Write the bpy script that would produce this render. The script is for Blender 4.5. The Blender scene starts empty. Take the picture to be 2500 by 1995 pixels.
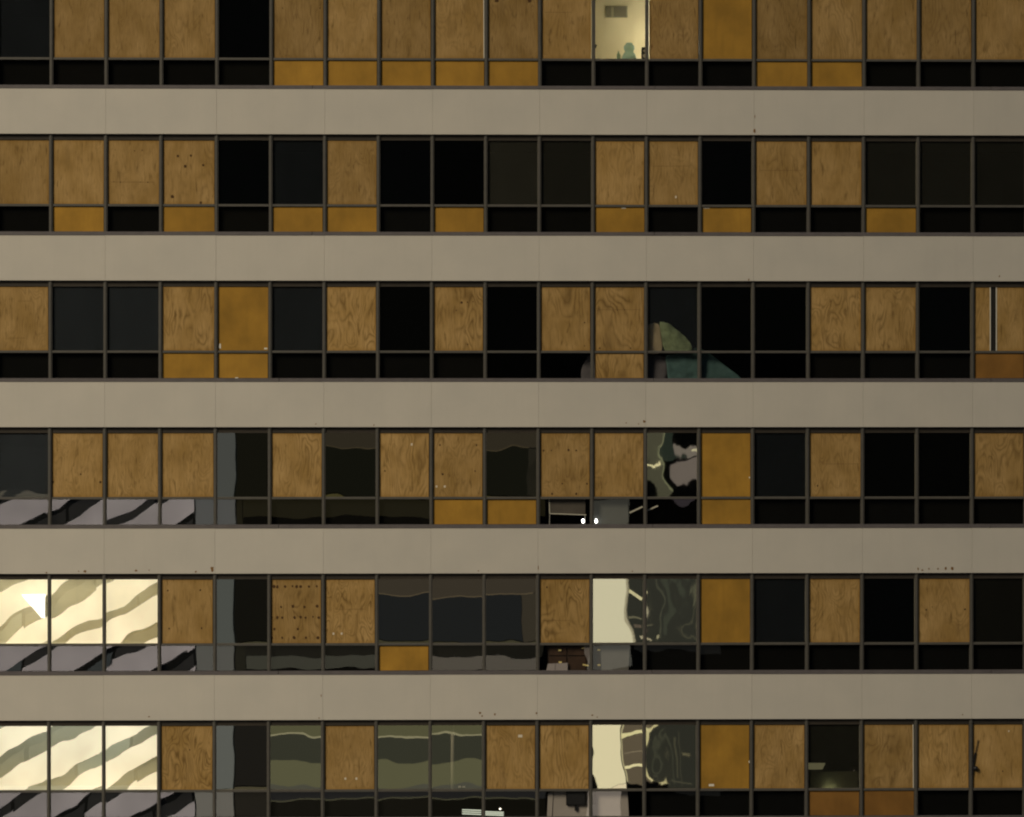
import bpy, math, random
from mathutils import Vector

random.seed(7)
S = bpy.context.scene
COL = S.collection

# ------------------------------------------------------------------ camera
XC, DIST, ZC = -2.09, 90.0, 30.0
PSI = math.radians(1.33)
FOC = 8663.9                       # focal length in photo pixels (2500 wide)
cam_d = bpy.data.cameras.new("camera")
cam = bpy.data.objects.new("camera", cam_d)
COL.objects.link(cam)
cam.location = (XC, -DIST, ZC)
cam.rotation_euler = (math.radians(90), 0, -PSI)
cam_d.sensor_width = 36.0
cam_d.lens = FOC / 2500 * 36.0
cam_d.clip_end = 3000
S.camera = cam

# ------------------------------------------------------------------ world, sun, exposure
SUN_DIR = Vector((-0.55, -0.60, 0.55)).normalized()      # towards the sun
world = bpy.data.worlds.new("World")
S.world = world
world.use_nodes = True
wn = world.node_tree.nodes
wl = world.node_tree.links
sky = wn.new("ShaderNodeTexSky")
sky.sky_type = 'NISHITA'
sky.sun_disc = False
sky.sun_elevation = math.asin(SUN_DIR.z)
sky.sun_rotation = math.atan2(SUN_DIR.x, SUN_DIR.y)
wl.new(sky.outputs[0], wn["Background"].inputs[0])
wn["Background"].inputs[1].default_value = 0.05
sun_d = bpy.data.lights.new("sun", 'SUN')
sun_d.energy = 3.3
sun_d.angle = math.radians(22)
sun_d.color = (1.0, 0.86, 0.62)
sun = bpy.data.objects.new("sun", sun_d)
COL.objects.link(sun)
sun.rotation_euler = SUN_DIR.to_track_quat('Z', 'Y').to_euler()
S.view_settings.view_transform = 'Standard'
S.view_settings.look = 'None'
S.view_settings.exposure = 0.0
S.view_settings.gamma = 1.0
S.view_settings.use_curve_mapping = False
S.cycles.pixel_filter_type = 'BLACKMAN_HARRIS'
S.cycles.filter_width = 2.1
S.cycles.max_bounces = 8
S.cycles.transparent_max_bounces = 12
S.cycles.sample_clamp_indirect = 4.0


# ------------------------------------------------------------------ helpers
def at(px, py, y):
    """the point in the plane at depth y that the photo shows at this pixel"""
    u = (px - 1250.0) / FOC
    v = (py - 997.5) / FOC
    k = (DIST + y) / (math.cos(PSI) - u * math.sin(PSI))
    return Vector((XC + k * (math.sin(PSI) + u * math.cos(PSI)), y, ZC - v * k))


OPP = 120.0                        # distance of the buildings across the street


def across(px, py):
    p = at(px, py, OPP)
    return p.x, p.z


class MB:
    def __init__(self):
        self.v, self.f = [], []

    def box(self, x0, x1, y0, y1, z0, z1):
        n = len(self.v)
        self.v += [(x0, y0, z0), (x1, y0, z0), (x1, y1, z0), (x0, y1, z0),
                   (x0, y0, z1), (x1, y0, z1), (x1, y1, z1), (x0, y1, z1)]
        self.f += [tuple(n + i for i in q) for q in
                   ((0, 3, 2, 1), (4, 5, 6, 7), (0, 1, 5, 4), (1, 2, 6, 5), (2, 3, 7, 6), (3, 0, 4, 7))]
        return self

    def prism(self, poly, y0, y1):
        """polygon of (x, z), counter-clockwise seen from -y, extruded from y0 to y1"""
        n, m = len(self.v), len(poly)
        self.v += [(x, y0, z) for x, z in poly] + [(x, y1, z) for x, z in poly]
        self.f.append(tuple(n + i for i in range(m)))
        self.f.append(tuple(n + m + i for i in reversed(range(m))))
        for i in range(m):
            j = (i + 1) % m
            self.f.append((n + j, n + i, n + m + i, n + m + j))
        return self

    def bar(self, a, b, r):
        """square bar from a to b"""
        a, b = Vector(a), Vector(b)
        d = (b - a).normalized()
        s = d.cross(Vector((0, 1, 0)))
        s = s.normalized() if s.length > 1e-4 else Vector((1, 0, 0))
        t = d.cross(s).normalized()
        n = len(self.v)
        for p in (a, b):
            for i, j in ((-1, -1), (1, -1), (1, 1), (-1, 1)):
                self.v.append(tuple(p + s * i * r + t * j * r))
        self.f += [tuple(n + i for i in q) for q in
                   ((0, 1, 2, 3), (7, 6, 5, 4), (0, 4, 5, 1), (1, 5, 6, 2), (2, 6, 7, 3), (3, 7, 4, 0))]
        return self

    def lathe(self, prof, n=20, c=(0, 0, 0)):
        b = len(self.v)
        for r, z in prof:
            for i in range(n):
                a = 2 * math.pi * i / n
                self.v.append((c[0] + r * math.cos(a), c[1] + r * math.sin(a), c[2] + z))
        for k in range(len(prof) - 1):
            for i in range(n):
                j = (i + 1) % n
                self.f.append((b + k * n + i, b + k * n + j, b + (k + 1) * n + j, b + (k + 1) * n + i))
        self.f.append(tuple(b + i for i in reversed(range(n))))
        self.f.append(tuple(b + (len(prof) - 1) * n + i for i in range(n)))
        return self

    def build(self, name, mat, parent=None, loc=(0, 0, 0), smooth=False, bevel=0.0):
        me = bpy.data.meshes.new(name)
        me.from_pydata(self.v, [], self.f)
        me.update()
        if smooth:
            me.polygons.foreach_set("use_smooth", [True] * len(me.polygons))
        if mat is not None:
            me.materials.append(mat)
        return place(name, me, parent, loc, bevel)


def place(name, me, parent=None, loc=(0, 0, 0), bevel=0.0):
    o = bpy.data.objects.new(name, me)
    COL.objects.link(o)
    o.location = loc
    if parent is not None:
        o.parent = parent
    if bevel:
        m = o.modifiers.new("edge", 'BEVEL')
        m.width = bevel
        m.segments = 1
        m.limit_method = 'ANGLE'
    return o


def tag(o, label=None, cat=None, group=None, kind=None):
    if label:
        o["label"] = label
    if cat:
        o["category"] = cat
    if group:
        o["group"] = group
    if kind:
        o["kind"] = kind
    return o


def empty(name, loc=(0, 0, 0)):
    o = bpy.data.objects.new(name, None)
    COL.objects.link(o)
    o.location = loc
    o.empty_display_size = 0.2
    return o


def srgb(r, g, b):
    f = lambda c: (c / 255 / 12.92) if c / 255 <= 0.04045 else ((c / 255 + 0.055) / 1.055) ** 2.4
    return (f(r), f(g), f(b))


# ------------------------------------------------------------------ materials
class NT:
    """tiny node-tree writer"""

    def __init__(self, name):
        self.m = bpy.data.materials.new(name)
        self.m.use_nodes = True
        self.t = self.m.node_tree
        self.n = self.t.nodes
        self.n.clear()
        self.out = self.n.new("ShaderNodeOutputMaterial")

    def new(self, typ, ins=None, **kw):
        nd = self.n.new(typ)
        for k, v in kw.items():
            setattr(nd, k, v)
        for k, v in (ins or {}).items():
            self.set(nd.inputs[k], v)
        return nd

    def set(self, sock, v):
        if isinstance(v, bpy.types.NodeSocket):
            self.t.links.new(v, sock)
        elif isinstance(v, tuple) and len(v) == 3 and sock.type == 'RGBA':
            sock.default_value = (*v, 1)
        else:
            sock.default_value = v

    def math(self, op, a, b=0.0, c=0.0, clamp=False):
        nd = self.new("ShaderNodeMath", {0: a, 1: b, 2: c}, operation=op)
        nd.use_clamp = clamp
        return nd.outputs[0]

    def vmath(self, op, a, b=(0, 0, 0)):
        return self.new("ShaderNodeVectorMath", {0: a, 1: b}, operation=op).outputs[0]

    def noise(self, vec, scale, detail=2.0, rough=0.5, dist=0.0, w=None):
        nd = self.n.new("ShaderNodeTexNoise")
        if w is not None:
            nd.noise_dimensions = '4D'
            self.set(nd.inputs["W"], w)
        self.set(nd.inputs["Vector"], vec)
        nd.inputs["Scale"].default_value = scale
        nd.inputs["Detail"].default_value = detail
        nd.inputs["Roughness"].default_value = rough
        nd.inputs["Distortion"].default_value = dist
        return nd

    def mix(self, fac, a, b, blend='MIX'):
        nd = self.n.new("ShaderNodeMix")
        nd.data_type = 'RGBA'
        nd.blend_type = blend
        self.set(nd.inputs[0], fac)
        self.set(nd.inputs[6], a)
        self.set(nd.inputs[7], b)
        return nd.outputs[2]

    def ramp(self, fac, lo, hi):
        return self.new("ShaderNodeMapRange", {0: fac, 1: lo, 2: hi, 3: 0.0, 4: 1.0}, clamp=True).outputs[0]

    def bsdf(self, color, rough=0.8, spec=0.3, normal=None):
        nd = self.new("ShaderNodeBsdfPrincipled", {"Base Color": color, "Roughness": rough, "Specular IOR Level": spec})
        if normal is not None:
            self.set(nd.inputs["Normal"], normal)
        return nd.outputs[0]

    def done(self, shader):
        self.t.links.new(shader, self.out.inputs[0])
        return self.m


def mat_plain(name, col, rough=0.8, spec=0.3, mott=0.12, scale=3.0):
    t = NT(name)
    pos = t.new("ShaderNodeNewGeometry").outputs["Position"]
    n = t.noise(pos, scale, 4.0, 0.6).outputs[0]
    f = t.ramp(n, 0.3, 0.7)
    c = t.mix(f, tuple(x * (1 - mott) for x in col), tuple(min(1, x * (1 + mott)) for x in col))
    return t.done(t.bsdf(c, rough, spec))


def mat_emit(name, col, strength=1.0):
    t = NT(name)
    e = t.new("ShaderNodeEmission", {"Color": col, "Strength": strength})
    return t.done(e.outputs[0])


def mat_band():
    t = NT("painted_spandrel")
    pos = t.new("ShaderNodeNewGeometry").outputs["Position"]
    oi = t.new("ShaderNodeObjectInfo")
    fine = t.noise(pos, 34.0, 3.0, 0.7).outputs[0]
    blot = t.noise(pos, 0.9, 4.0, 0.55).outputs[0]
    run = t.noise(t.vmath('MULTIPLY', pos, (5.0, 1.0, 0.35)), 1.0, 4.0, 0.6).outputs[0]
    a, b = (0.396, 0.377, 0.344), (0.430, 0.406, 0.366)
    c = t.mix(t.ramp(blot, 0.32, 0.68), a, b)
    c = t.mix(t.math('MULTIPLY', t.ramp(run, 0.5, 0.78), 0.13), c, (0.33, 0.31, 0.265))
    c = t.mix(t.math('MULTIPLY', t.ramp(fine, 0.35, 0.65), 0.10), c, (0.33, 0.31, 0.27))
    tone = t.new("ShaderNodeMapRange", {0: oi.outputs["Random"], 1: 0.0, 2: 1.0, 3: 0.985, 4: 1.015}).outputs[0]
    hsv = t.new("ShaderNodeHueSaturation", {"Value": tone, "Color": c})
    bump = t.new("ShaderNodeBump", {"Strength": 0.15, "Distance": 0.004, "Height": fine})
    return t.done(t.bsdf(hsv.outputs[0], 0.72, 0.25, bump.outputs[0]))


def mat_ply():
    """rotary cut plywood face; object colour: r seed, g strength of the figure, b tone, a width of the figure"""
    t = NT("plywood_face")
    oc = t.new("ShaderNodeTexCoord").outputs["Object"]
    oi = t.new("ShaderNodeObjectInfo")
    sep = t.new("ShaderNodeSeparateColor", {0: oi.outputs["Color"]})
    seed = t.math('MULTIPLY', sep.outputs[0], 97.0)
    fig, tone, wid = sep.outputs[1], sep.outputs[2], oi.outputs["Alpha"]
    p = t.vmath('MULTIPLY', oc, (1.0, 1.0, 0.30))
    warp = t.noise(oc, 2.6, 2.0, 0.5, w=seed).outputs["Color"]
    p2 = t.vmath('ADD', p, t.vmath('MULTIPLY', t.vmath('SUBTRACT', warp, (0.5, 0.5, 0.5)), (0.16, 0, 0.16)))
    scaled = t.new("ShaderNodeVectorMath", {0: p2, "Scale": t.math('ADD', t.math('MULTIPLY', wid, 2.2), 1.1)}, operation='SCALE').outputs[0]
    field = t.noise(scaled, 1.0, 1.2, 0.45, w=seed).outputs[0]
    rings = t.math('PINGPONG', t.math('MULTIPLY', field, 19.0), 0.5)
    line = t.math('POWER', t.math('MULTIPLY', rings, 2.0), 2.2)
    # breaks in the figure
    patch = t.ramp(t.noise(oc, 1.7, 2.0, 0.5, w=t.math('ADD', seed, 11.0)).outputs[0], 0.36, 0.60)
    line = t.math('MULTIPLY', t.math('MULTIPLY', line, patch), fig, clamp=True)
    fib = t.noise(t.vmath('MULTIPLY', oc, (62.0, 1.0, 3.2)), 1.0, 3.0, 0.62, w=seed).outputs[0]
    blot = t.noise(t.vmath('MULTIPLY', oc, (1.5, 1.0, 0.9)), 1.3, 3.0, 0.5, w=t.math('ADD', seed, 3.0)).outputs[0]
    fleck = t.noise(t.vmath('MULTIPLY', oc, (13.0, 1.0, 2.3)), 1.0, 3.0, 0.6, 0.7, w=t.math('ADD', seed, 5.0)).outputs[0]
    light, mid, dark = (0.405, 0.264, 0.106), (0.292, 0.181, 0.059), (0.098, 0.054, 0.013)
    c = t.mix(t.ramp(blot, 0.33, 0.67), mid, light)
    c = t.mix(t.math('MULTIPLY', t.ramp(fib, 0.34, 0.70), 0.36), c, dark)
    c = t.mix(t.math('MULTIPLY', line, 0.82), c, dark)
    c = t.mix(t.math('MULTIPLY', t.ramp(fleck, 0.56, 0.72), 0.72), c, dark)
    wet = t.noise(t.vmath('MULTIPLY', oc, (3.2, 1.0, 0.7)), 1.0, 4.0, 0.6, 0.4, w=t.math('ADD', seed, 8.0)).outputs[0]
    c = t.mix(t.math('MULTIPLY', t.ramp(wet, 0.55, 0.80), 0.45), c, (0.150, 0.094, 0.036))
    edge = t.new('ShaderNodeTexCoord').outputs['Generated']
    ex = t.new('ShaderNodeSeparateXYZ', {0: edge})
    dx = t.math('MINIMUM', ex.outputs[0], t.math('SUBTRACT', 1.0, ex.outputs[0]))
    dz = t.math('MINIMUM', ex.outputs[2], t.math('SUBTRACT', 1.0, ex.outputs[2]))
    rim = t.math('SUBTRACT', 1.0, t.ramp(t.math('ADD', t.math('MINIMUM', dx, dz), t.math('MULTIPLY', t.math('SUBTRACT', blot, 0.5), 0.05)), 0.0, 0.055))
    c = t.mix(t.math('MULTIPLY', rim, 0.5), c, (0.235, 0.128, 0.028))
    hsv = t.new("ShaderNodeHueSaturation", {"Value": t.math('ADD', t.math('MULTIPLY', tone, 0.7), 0.62), "Color": c})
    bump = t.new("ShaderNodeBump", {"Strength": 0.25, "Distance": 0.003, "Height": fib})
    return t.done(t.bsdf(hsv.outputs[0], 0.85, 0.15, bump.outputs[0]))


def mat_ochre(name, col):
    t = NT(name)
    oc = t.new("ShaderNodeTexCoord").outputs["Object"]
    oi = t.new("ShaderNodeObjectInfo")
    seed = t.math('MULTIPLY', oi.outputs["Random"], 60.0)
    n1 = t.noise(t.vmath('MULTIPLY', oc, (1.0, 1.0, 0.8)), 1.5, 3.0, 0.55, w=seed).outputs[0]
    n2 = t.noise(oc, 40.0, 2.0, 0.6, w=seed).outputs[0]
    c = t.mix(t.ramp(n1, 0.3, 0.72), tuple(x * 0.76 for x in col), tuple(x * 1.2 for x in col))
    drip = t.noise(t.vmath('MULTIPLY', oc, (9.0, 1.0, 0.9)), 1.0, 4.0, 0.6, w=seed).outputs[0]
    c = t.mix(t.math('MULTIPLY', t.ramp(drip, 0.52, 0.78), 0.30), c, tuple(x * 0.6 for x in col))
    c = t.mix(t.math('MULTIPLY', t.ramp(n2, 0.4, 0.7), 0.14), c, tuple(x * 0.55 for x in col))
    tone = t.new("ShaderNodeMapRange", {0: oi.outputs["Random"], 3: 0.90, 4: 1.10}).outputs[0]
    hsv = t.new("ShaderNodeHueSaturation", {"Value": tone, "Color": c})
    return t.done(t.bsdf(hsv.outputs[0], 0.8, 0.2))


def mat_glass(name, tint, refl):
    """coated window glass; object colour: r seed, g waviness, b share it mirrors, a painted haze for dim rooms behind"""
    t = NT(name)
    geo = t.new("ShaderNodeNewGeometry")
    oi = t.new("ShaderNodeObjectInfo")
    sep = t.new("ShaderNodeSeparateColor", {0: oi.outputs["Color"]})
    seed = t.math('MULTIPLY', sep.outputs[0], 50.0)
    pos = geo.outputs["Position"]
    wv = t.noise(t.vmath('MULTIPLY', pos, (1.25, 1.0, 1.0)), 0.95, 1.2, 0.4, w=seed).outputs["Color"]
    d = t.vmath('SUBTRACT', wv, (0.5, 0.5, 0.5))
    w2 = t.noise(t.vmath('MULTIPLY', pos, (5.2, 1.0, 2.4)), 1.0, 2.0, 0.5, w=t.math('ADD', seed, 4.0)).outputs["Color"]
    k2 = t.math('ADD', 0.10, t.math('MULTIPLY', t.ramp(sep.outputs[1], 0.15, 0.5), 0.10))
    d2 = t.new("ShaderNodeVectorMath", {0: t.vmath('SUBTRACT', w2, (0.5, 0.5, 0.5)), "Scale": k2}, operation='SCALE').outputs[0]
    d = t.vmath('ADD', d, d2)
    d = t.vmath('MULTIPLY', d, (1.0, 0.0, 1.0))
    d = t.new("ShaderNodeVectorMath", {0: d, "Scale": t.math('MULTIPLY', sep.outputs[1], 0.05)}, operation='SCALE').outputs[0]
    nrm = t.vmath('NORMALIZE', t.vmath('ADD', geo.outputs["Normal"], d))
    gl = t.new("ShaderNodeBsdfGlossy", {"Color": refl, "Roughness": t.math("ADD", 0.006, t.math("MULTIPLY", t.ramp(sep.outputs[1], 0.15, 0.4), 0.008)), "Normal": nrm})
    tr = t.new("ShaderNodeBsdfTransparent", {"Color": tint})
    mx = t.new("ShaderNodeMixShader", {0: sep.outputs[2], 1: tr.outputs[0], 2: gl.outputs[0]})
    dn = t.noise(t.vmath('MULTIPLY', pos, (2.0, 1.0, 0.8)), 1.6, 4.0, 0.6, w=seed).outputs[0]
    dcol = t.mix(t.math('GREATER_THAN', sep.outputs[0], 0.5), (0.33, 0.385, 0.44), (0.40, 0.39, 0.30))
    df = t.new("ShaderNodeBsdfDiffuse", {"Color": dcol})
    fac = t.math('MULTIPLY', oi.outputs["Alpha"], t.new("ShaderNodeMapRange", {0: dn, 1: 0.25, 2: 0.75, 3: 0.85, 4: 1.15}).outputs[0], clamp=True)
    mx2 = t.new("ShaderNodeMixShader", {0: fac, 1: mx.outputs[0], 2: df.outputs[0]})
    return t.done(mx2.outputs[0])


M = dict(
    band=mat_band(), ply=mat_ply(),
    ochre=mat_ochre("ochre_panel_face", (0.275, 0.150, 0.0215)),
    brown=mat_ochre("brown_panel_face", (0.175, 0.085, 0.018)),
    mullion=mat_plain("bronze_frame", (0.064, 0.060, 0.053), 0.55, 0.4, 0.10, 6),
    head=mat_plain("bronze_head", (0.026, 0.021, 0.016), 0.6, 0.3, 0.15, 4),
    sill=mat_plain("bronze_sill", (0.088, 0.079, 0.082), 0.5, 0.4, 0.12, 4),
    gasket=mat_plain("black_gasket", (0.012, 0.011, 0.010), 0.7, 0.2),
    upper=mat_glass("coated_glass", (0.95, 0.93, 0.86), (1.0, 0.94, 0.70)),
    lower=mat_glass("low_glass", (0.93, 0.93, 0.91), (0.99, 0.935, 0.93)),
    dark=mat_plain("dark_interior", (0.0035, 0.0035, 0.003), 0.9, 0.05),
    cream=mat_plain("cream_wall", (0.74, 0.68, 0.50), 0.85, 0.2, 0.04, 2),
    rust=mat_plain("rust", (0.15, 0.085, 0.035), 0.9, 0.1, 0.35, 30),
    seam=mat_plain("veneer_seam", (0.13, 0.075, 0.027), 0.9, 0.1, 0.3, 50),
    knot=mat_plain("knot", (0.060, 0.032, 0.014), 0.9, 0.1, 0.3, 60),
    tape=mat_plain("pale_tape", (0.52, 0.47, 0.38), 0.7, 0.2, 0.08, 60),
    foam=mat_plain("pale_foam", (0.56, 0.54, 0.48), 0.8, 0.2, 0.1, 40),
    trim=mat_plain("white_trim", (0.50, 0.48, 0.42), 0.5, 0.4, 0.06, 10),
    black=mat_plain("black_plastic", (0.010, 0.010, 0.012), 0.5, 0.3),
    night=mat_plain("dark_cladding", (0.014, 0.014, 0.014), 0.9, 0.05),
    grey=mat_plain("grey_board", (0.34, 0.33, 0.32), 0.8, 0.2, 0.08, 4),
    asphalt=mat_plain("asphalt", (0.05, 0.049, 0.047), 0.9, 0.2, 0.25, 0.4),
)

# ------------------------------------------------------------------ the facade grid
MX = [-147.0, -12.5, 121.5, 255.6, 390.3, 526.1, 658.5, 790.6, 921.7, 1053.4, 1184.0, 1314.9, 1446.0, 1576.7,
      1707.5, 1838.5, 1973.1, 2107.2, 2240.3, 2374.7, 2506.0, 2640.0]      # mullion 0 is column 0's far side at index 1
NCOL = 19
PY0, PITCH = 218.0, 357.2


def mx(c, row):                    # x of the mullion on the left of column c (c = -1 .. 20)
    return at(MX[c + 1], 997.5, 0.0).x + (2.5 - row) * 0.0135


def band_top(k):
    return ZC - (PY0 + PITCH * k - 997.5) * 0.010388


BAND_H, HEAD_H = 1.148, 0.135
SILL_H, LOW_H, TRANS_H = 0.095, 0.635, 0.062
Y_BAND, Y_MULL, Y_BOARD, Y_GLASS = 0.0, 0.055, 0.100, 0.125
MW = 0.088


def row_z(r):
    """sill bottom, lower pane bottom, lower pane top, upper pane bottom, upper pane top, band above"""
    zb = band_top(r)
    zt = band_top(r - 1) - BAND_H
    l0 = zb + SILL_H
    l1 = l0 + LOW_H
    return zb, l0, l1, l1 + TRANS_H, zt - HEAD_H, zt


UPPER = [
    "DPPPDPPPPPPDPOPPPPP",
    "PPPPDDPDDDDPPDPPDDD",
    "PDDPODPDPDPPDDDPPDP",
    "DPPPDPDPPDPPDODPDDP",
    "DDDPDPPDDDPDDODPDPD",
    "DDDPDDPDDPPDDOPDPPP",
]
LOWER = [
    "DDDDDOOOOODDDDOODDD",
    "DODODOODODDODODDODD",
    "DDDOODDDDDDPDDDDDDB",
    "DDDDDDDDOODDDODDDDD",
    "DDDDDDDODDDDDDDDDDD",
    "DDDDDDDDDDDDDDDBBDD",
]

# ------------------------------------------------------------------ ground and the buildings across the street
g = MB()
g.v = [(-1500, -1500, 0), (1500, -1500, 0), (1500, 1500, 0), (-1500, 1500, 0)]
g.f = [(0, 1, 2, 3)]
tag(g.build("ground", M["asphalt"]), kind="structure")

tower = empty("added_tower", (0, -OPP - 1.0, 0))  # unseen tower, added to keep panes black and dim the sun rightwards
tag(tower, "dark office tower mirrored in the bare window panes", "building")
mb = MB()
mb.box(-82, 70, -40, 0, 0, 230)
mb.build("wall", M["night"], tower)


def lit(parent, px0, px1, py0, py1, col, base, name="lit_window", proud=0.02):
    """a glowing panel added to the tower; its colour supplies what the glass mirrors"""
    x0, z1 = across(px0, py0)
    x1, z0 = across(px1, py1)
    b = MB().box(x0, x1, 0.0, 0.0 + proud, z0, z1)
    e = tuple(c / base[i] for i, c in enumerate(srgb(*col)))
    s = max(max(e), 1e-4)
    return b.build(name, mat_emit("mirrored_glow", tuple(c / s for c in e), s), parent)


RU, RL = 0.50, 0.10
BU = (RU * 1.0, RU * 0.94, RU * 0.70)
BL = (RL * 0.96, RL * 0.94, RL)
T1, T2 = 655, 1306
for px0, px1, py0, py1, col, b in (
        (T1, T2, 1030, 1092, (44, 39, 29), BU), (T1, T2, 1094, 1213, (17, 17, 11), BU),
        (1290, T2 + 4, 1094, 1213, (36, 33, 25), BU), (572, 652, 1030, 1213, (18, 17, 11), BU), (572, 588, 1216, 1290, (24, 22, 14), BL),
        (572, 652, 1395, 1572, (16, 15, 11), BU), (572, 598, 1575, 1642, (26, 25, 19), BL), (572, 652, 1752, 1926, (26, 24, 20), BU), (572, 652, 1929, 2000, (28, 26, 22), BL),
        (590, T2, 1216, 1262, (24, 22, 13), BL),
        (T1, T2, 1395, 1456, (54, 48, 38), BU), (T1, 1276, 1458, 1572, (27, 28, 27), BU), (1277, T2, 1457, 1572, (50, 45, 35), BU),
        (590, 1300, 1575, 1606, (22, 21, 17), BL), (600, 1053, 1607, 1636, (52, 52, 45), BL), (1054, 1293, 1607, 1642, (74, 70, 63), BL),
        (T1, T2, 1752, 1801, (80, 78, 54), BU), (T1, T2, 1802, 1864, (50, 50, 39), BU), (T1, T2, 1865, 1927, (84, 82, 58), BU),
        (T1, 1310, 1928, 1955, (29, 29, 29), BL), (T1, 1310, 1957, 2000, (14, 13, 9), BL)):
    lit(tower, px0, px1 + (24 if px1 >= T2 - 20 else 0), py0, py1, col, b)
for px0, px1, py, th, col, b in ((T1, T2, 1802, 3.0, (128, 122, 92), BU), (T1, T2, 1457, 2.0, (78, 68, 50), BU),
                                 (T1, 1290, 1093, 2.0, (60, 52, 36), BU), (T1, 1310, 1956, 2.0, (58, 57, 44), BL)):
    lit(tower, px0, px1, py - th / 2, py + th / 2, col, b, "light_strip", 0.05)
# tall glowing panels and frames, added to be mirrored beside them
for px0, px1, py0, py1, col, b in (
        (1440, 1541, 1395, 1573, (196, 188, 154), BU), (1440, 1527, 1752, 1928, (212, 200, 158), BU),
        (1440, 1527, 1929, 2002, (100, 94, 88), BL), (1440, 1536, 1575, 1645, (62, 62, 58), BL), (1449, 1534, 1217, 1290, (46, 46, 42), BL),
        (1542, 1760, 1385, 1600, (44, 44, 36), BU), (1604, 1760, 1730, 1950, (42, 42, 34), BU), (1532, 1598, 1752, 1928, (88, 78, 60), BU),
        (1580, 1610, 1040, 1213, (68, 66, 50), BU), (1660, 1705, 1072, 1128, (104, 96, 84), BU), (1640, 1705, 1136, 1213, (98, 89, 79), BU),
        (1612, 1660, 1040, 1120, (34, 40, 32), BU)):
    lit(tower, px0, px1, py0, py1, col, b)
for px0, px1, py0, py1, col in (
        (1530, 1602, 1786, 1794, (205, 194, 140)), (1534, 1600, 1884, 1892, (214, 202, 150)), (1594, 1603, 1770, 1925, (188, 176, 126)),
        (1530, 1535, 1765, 1925, (160, 150, 112)), (1542, 1545, 1400, 1570, (128, 120, 94)), (1545, 1578, 1451, 1459, (190, 180, 134)),
        (1578, 1604, 1119, 1126, (214, 202, 150)), (1609, 1614, 1045, 1212, (112, 112, 82)), (1688, 1698, 1095, 1110, (190, 180, 140)),
        (1560, 1574, 1556, 1566, (150, 140, 110)), (1596, 1608, 1553, 1566, (150, 142, 108)), (1655, 1663, 1400, 1480, (80, 78, 60)),
        (1612, 1616, 1395, 1572, (72, 72, 56)), (1628, 1640, 1410, 1560, (56, 58, 46)), (1668, 1672, 1400, 1570, (70, 68, 52)),
        (1548, 1576, 1500, 1504, (96, 92, 70)), (1552, 1572, 1520, 1530, (84, 74, 60)), (1622, 1626, 1770, 1920, (60, 60, 46)),
        (1660, 1664, 1780, 1925, (62, 60, 46)), (1672, 1692, 1815, 1820, (92, 86, 62)), (1615, 1700, 1905, 1910, (70, 68, 52)),
        (1540, 1592, 1840, 1843, (120, 108, 84)), (1536, 1540, 1400, 1570, (150, 140, 110)),
        (1690, 1712, 1500, 1540, (88, 84, 62)), (1640, 1648, 1790, 1890, (66, 64, 48))):
    lit(tower, px0, px1, py0, py1, col, BU, "light_strip", 0.06)

# unseen stair tower, its glowing slants added to mirror in the panes at the left
stair = empty("added_stair_tower", (0, -OPP + 0.4, 0))
tag(stair, "added tower with slanting glow strips, mirrored in the striped panes", "building")
sx0, sx1 = across(-520, 0)[0], across(574, 0)[0]
ztop = across(0, 1090)[1]
MB().box(sx0, sx1, -8, 0, 0, ztop).build("wall", mat_plain("stair_wall", (0.16, 0.16, 0.15), 0.9, 0.1), stair)
slant = mat_emit("stair_light", (1.0, 0.90, 0.86), 1.85)
slope = 0.55
xa, xb = sx0 + 1.0, across(478, 0)[0]
zlo, zhi = 3.0, across(0, 1200)[1]


def clip(poly, f):
    out = []
    for i, p in enumerate(poly):
        q = poly[(i + 1) % len(poly)]
        a, b = f(p), f(q)
        if a >= 0:
            out.append(p)
        if (a >= 0) != (b >= 0):
            k = a / (a - b)
            out.append((p[0] + (q[0] - p[0]) * k, p[1] + (q[1] - p[1]) * k))
    return out


VP = 2.6
rs = random.Random(4)
k = -12


def uneven_light(name, col, st):
    t = NT(name)
    pos = t.new("ShaderNodeNewGeometry").outputs["Position"]
    n1 = t.noise(pos, 0.35, 3.0, 0.5).outputs[0]
    f = t.new("ShaderNodeMapRange", {0: n1, 1: 0.3, 2: 0.7, 3: st * 0.80, 4: st * 1.15}).outputs[0]
    return t.done(t.new("ShaderNodeEmission", {"Color": col, "Strength": f}).outputs[0])


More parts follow.
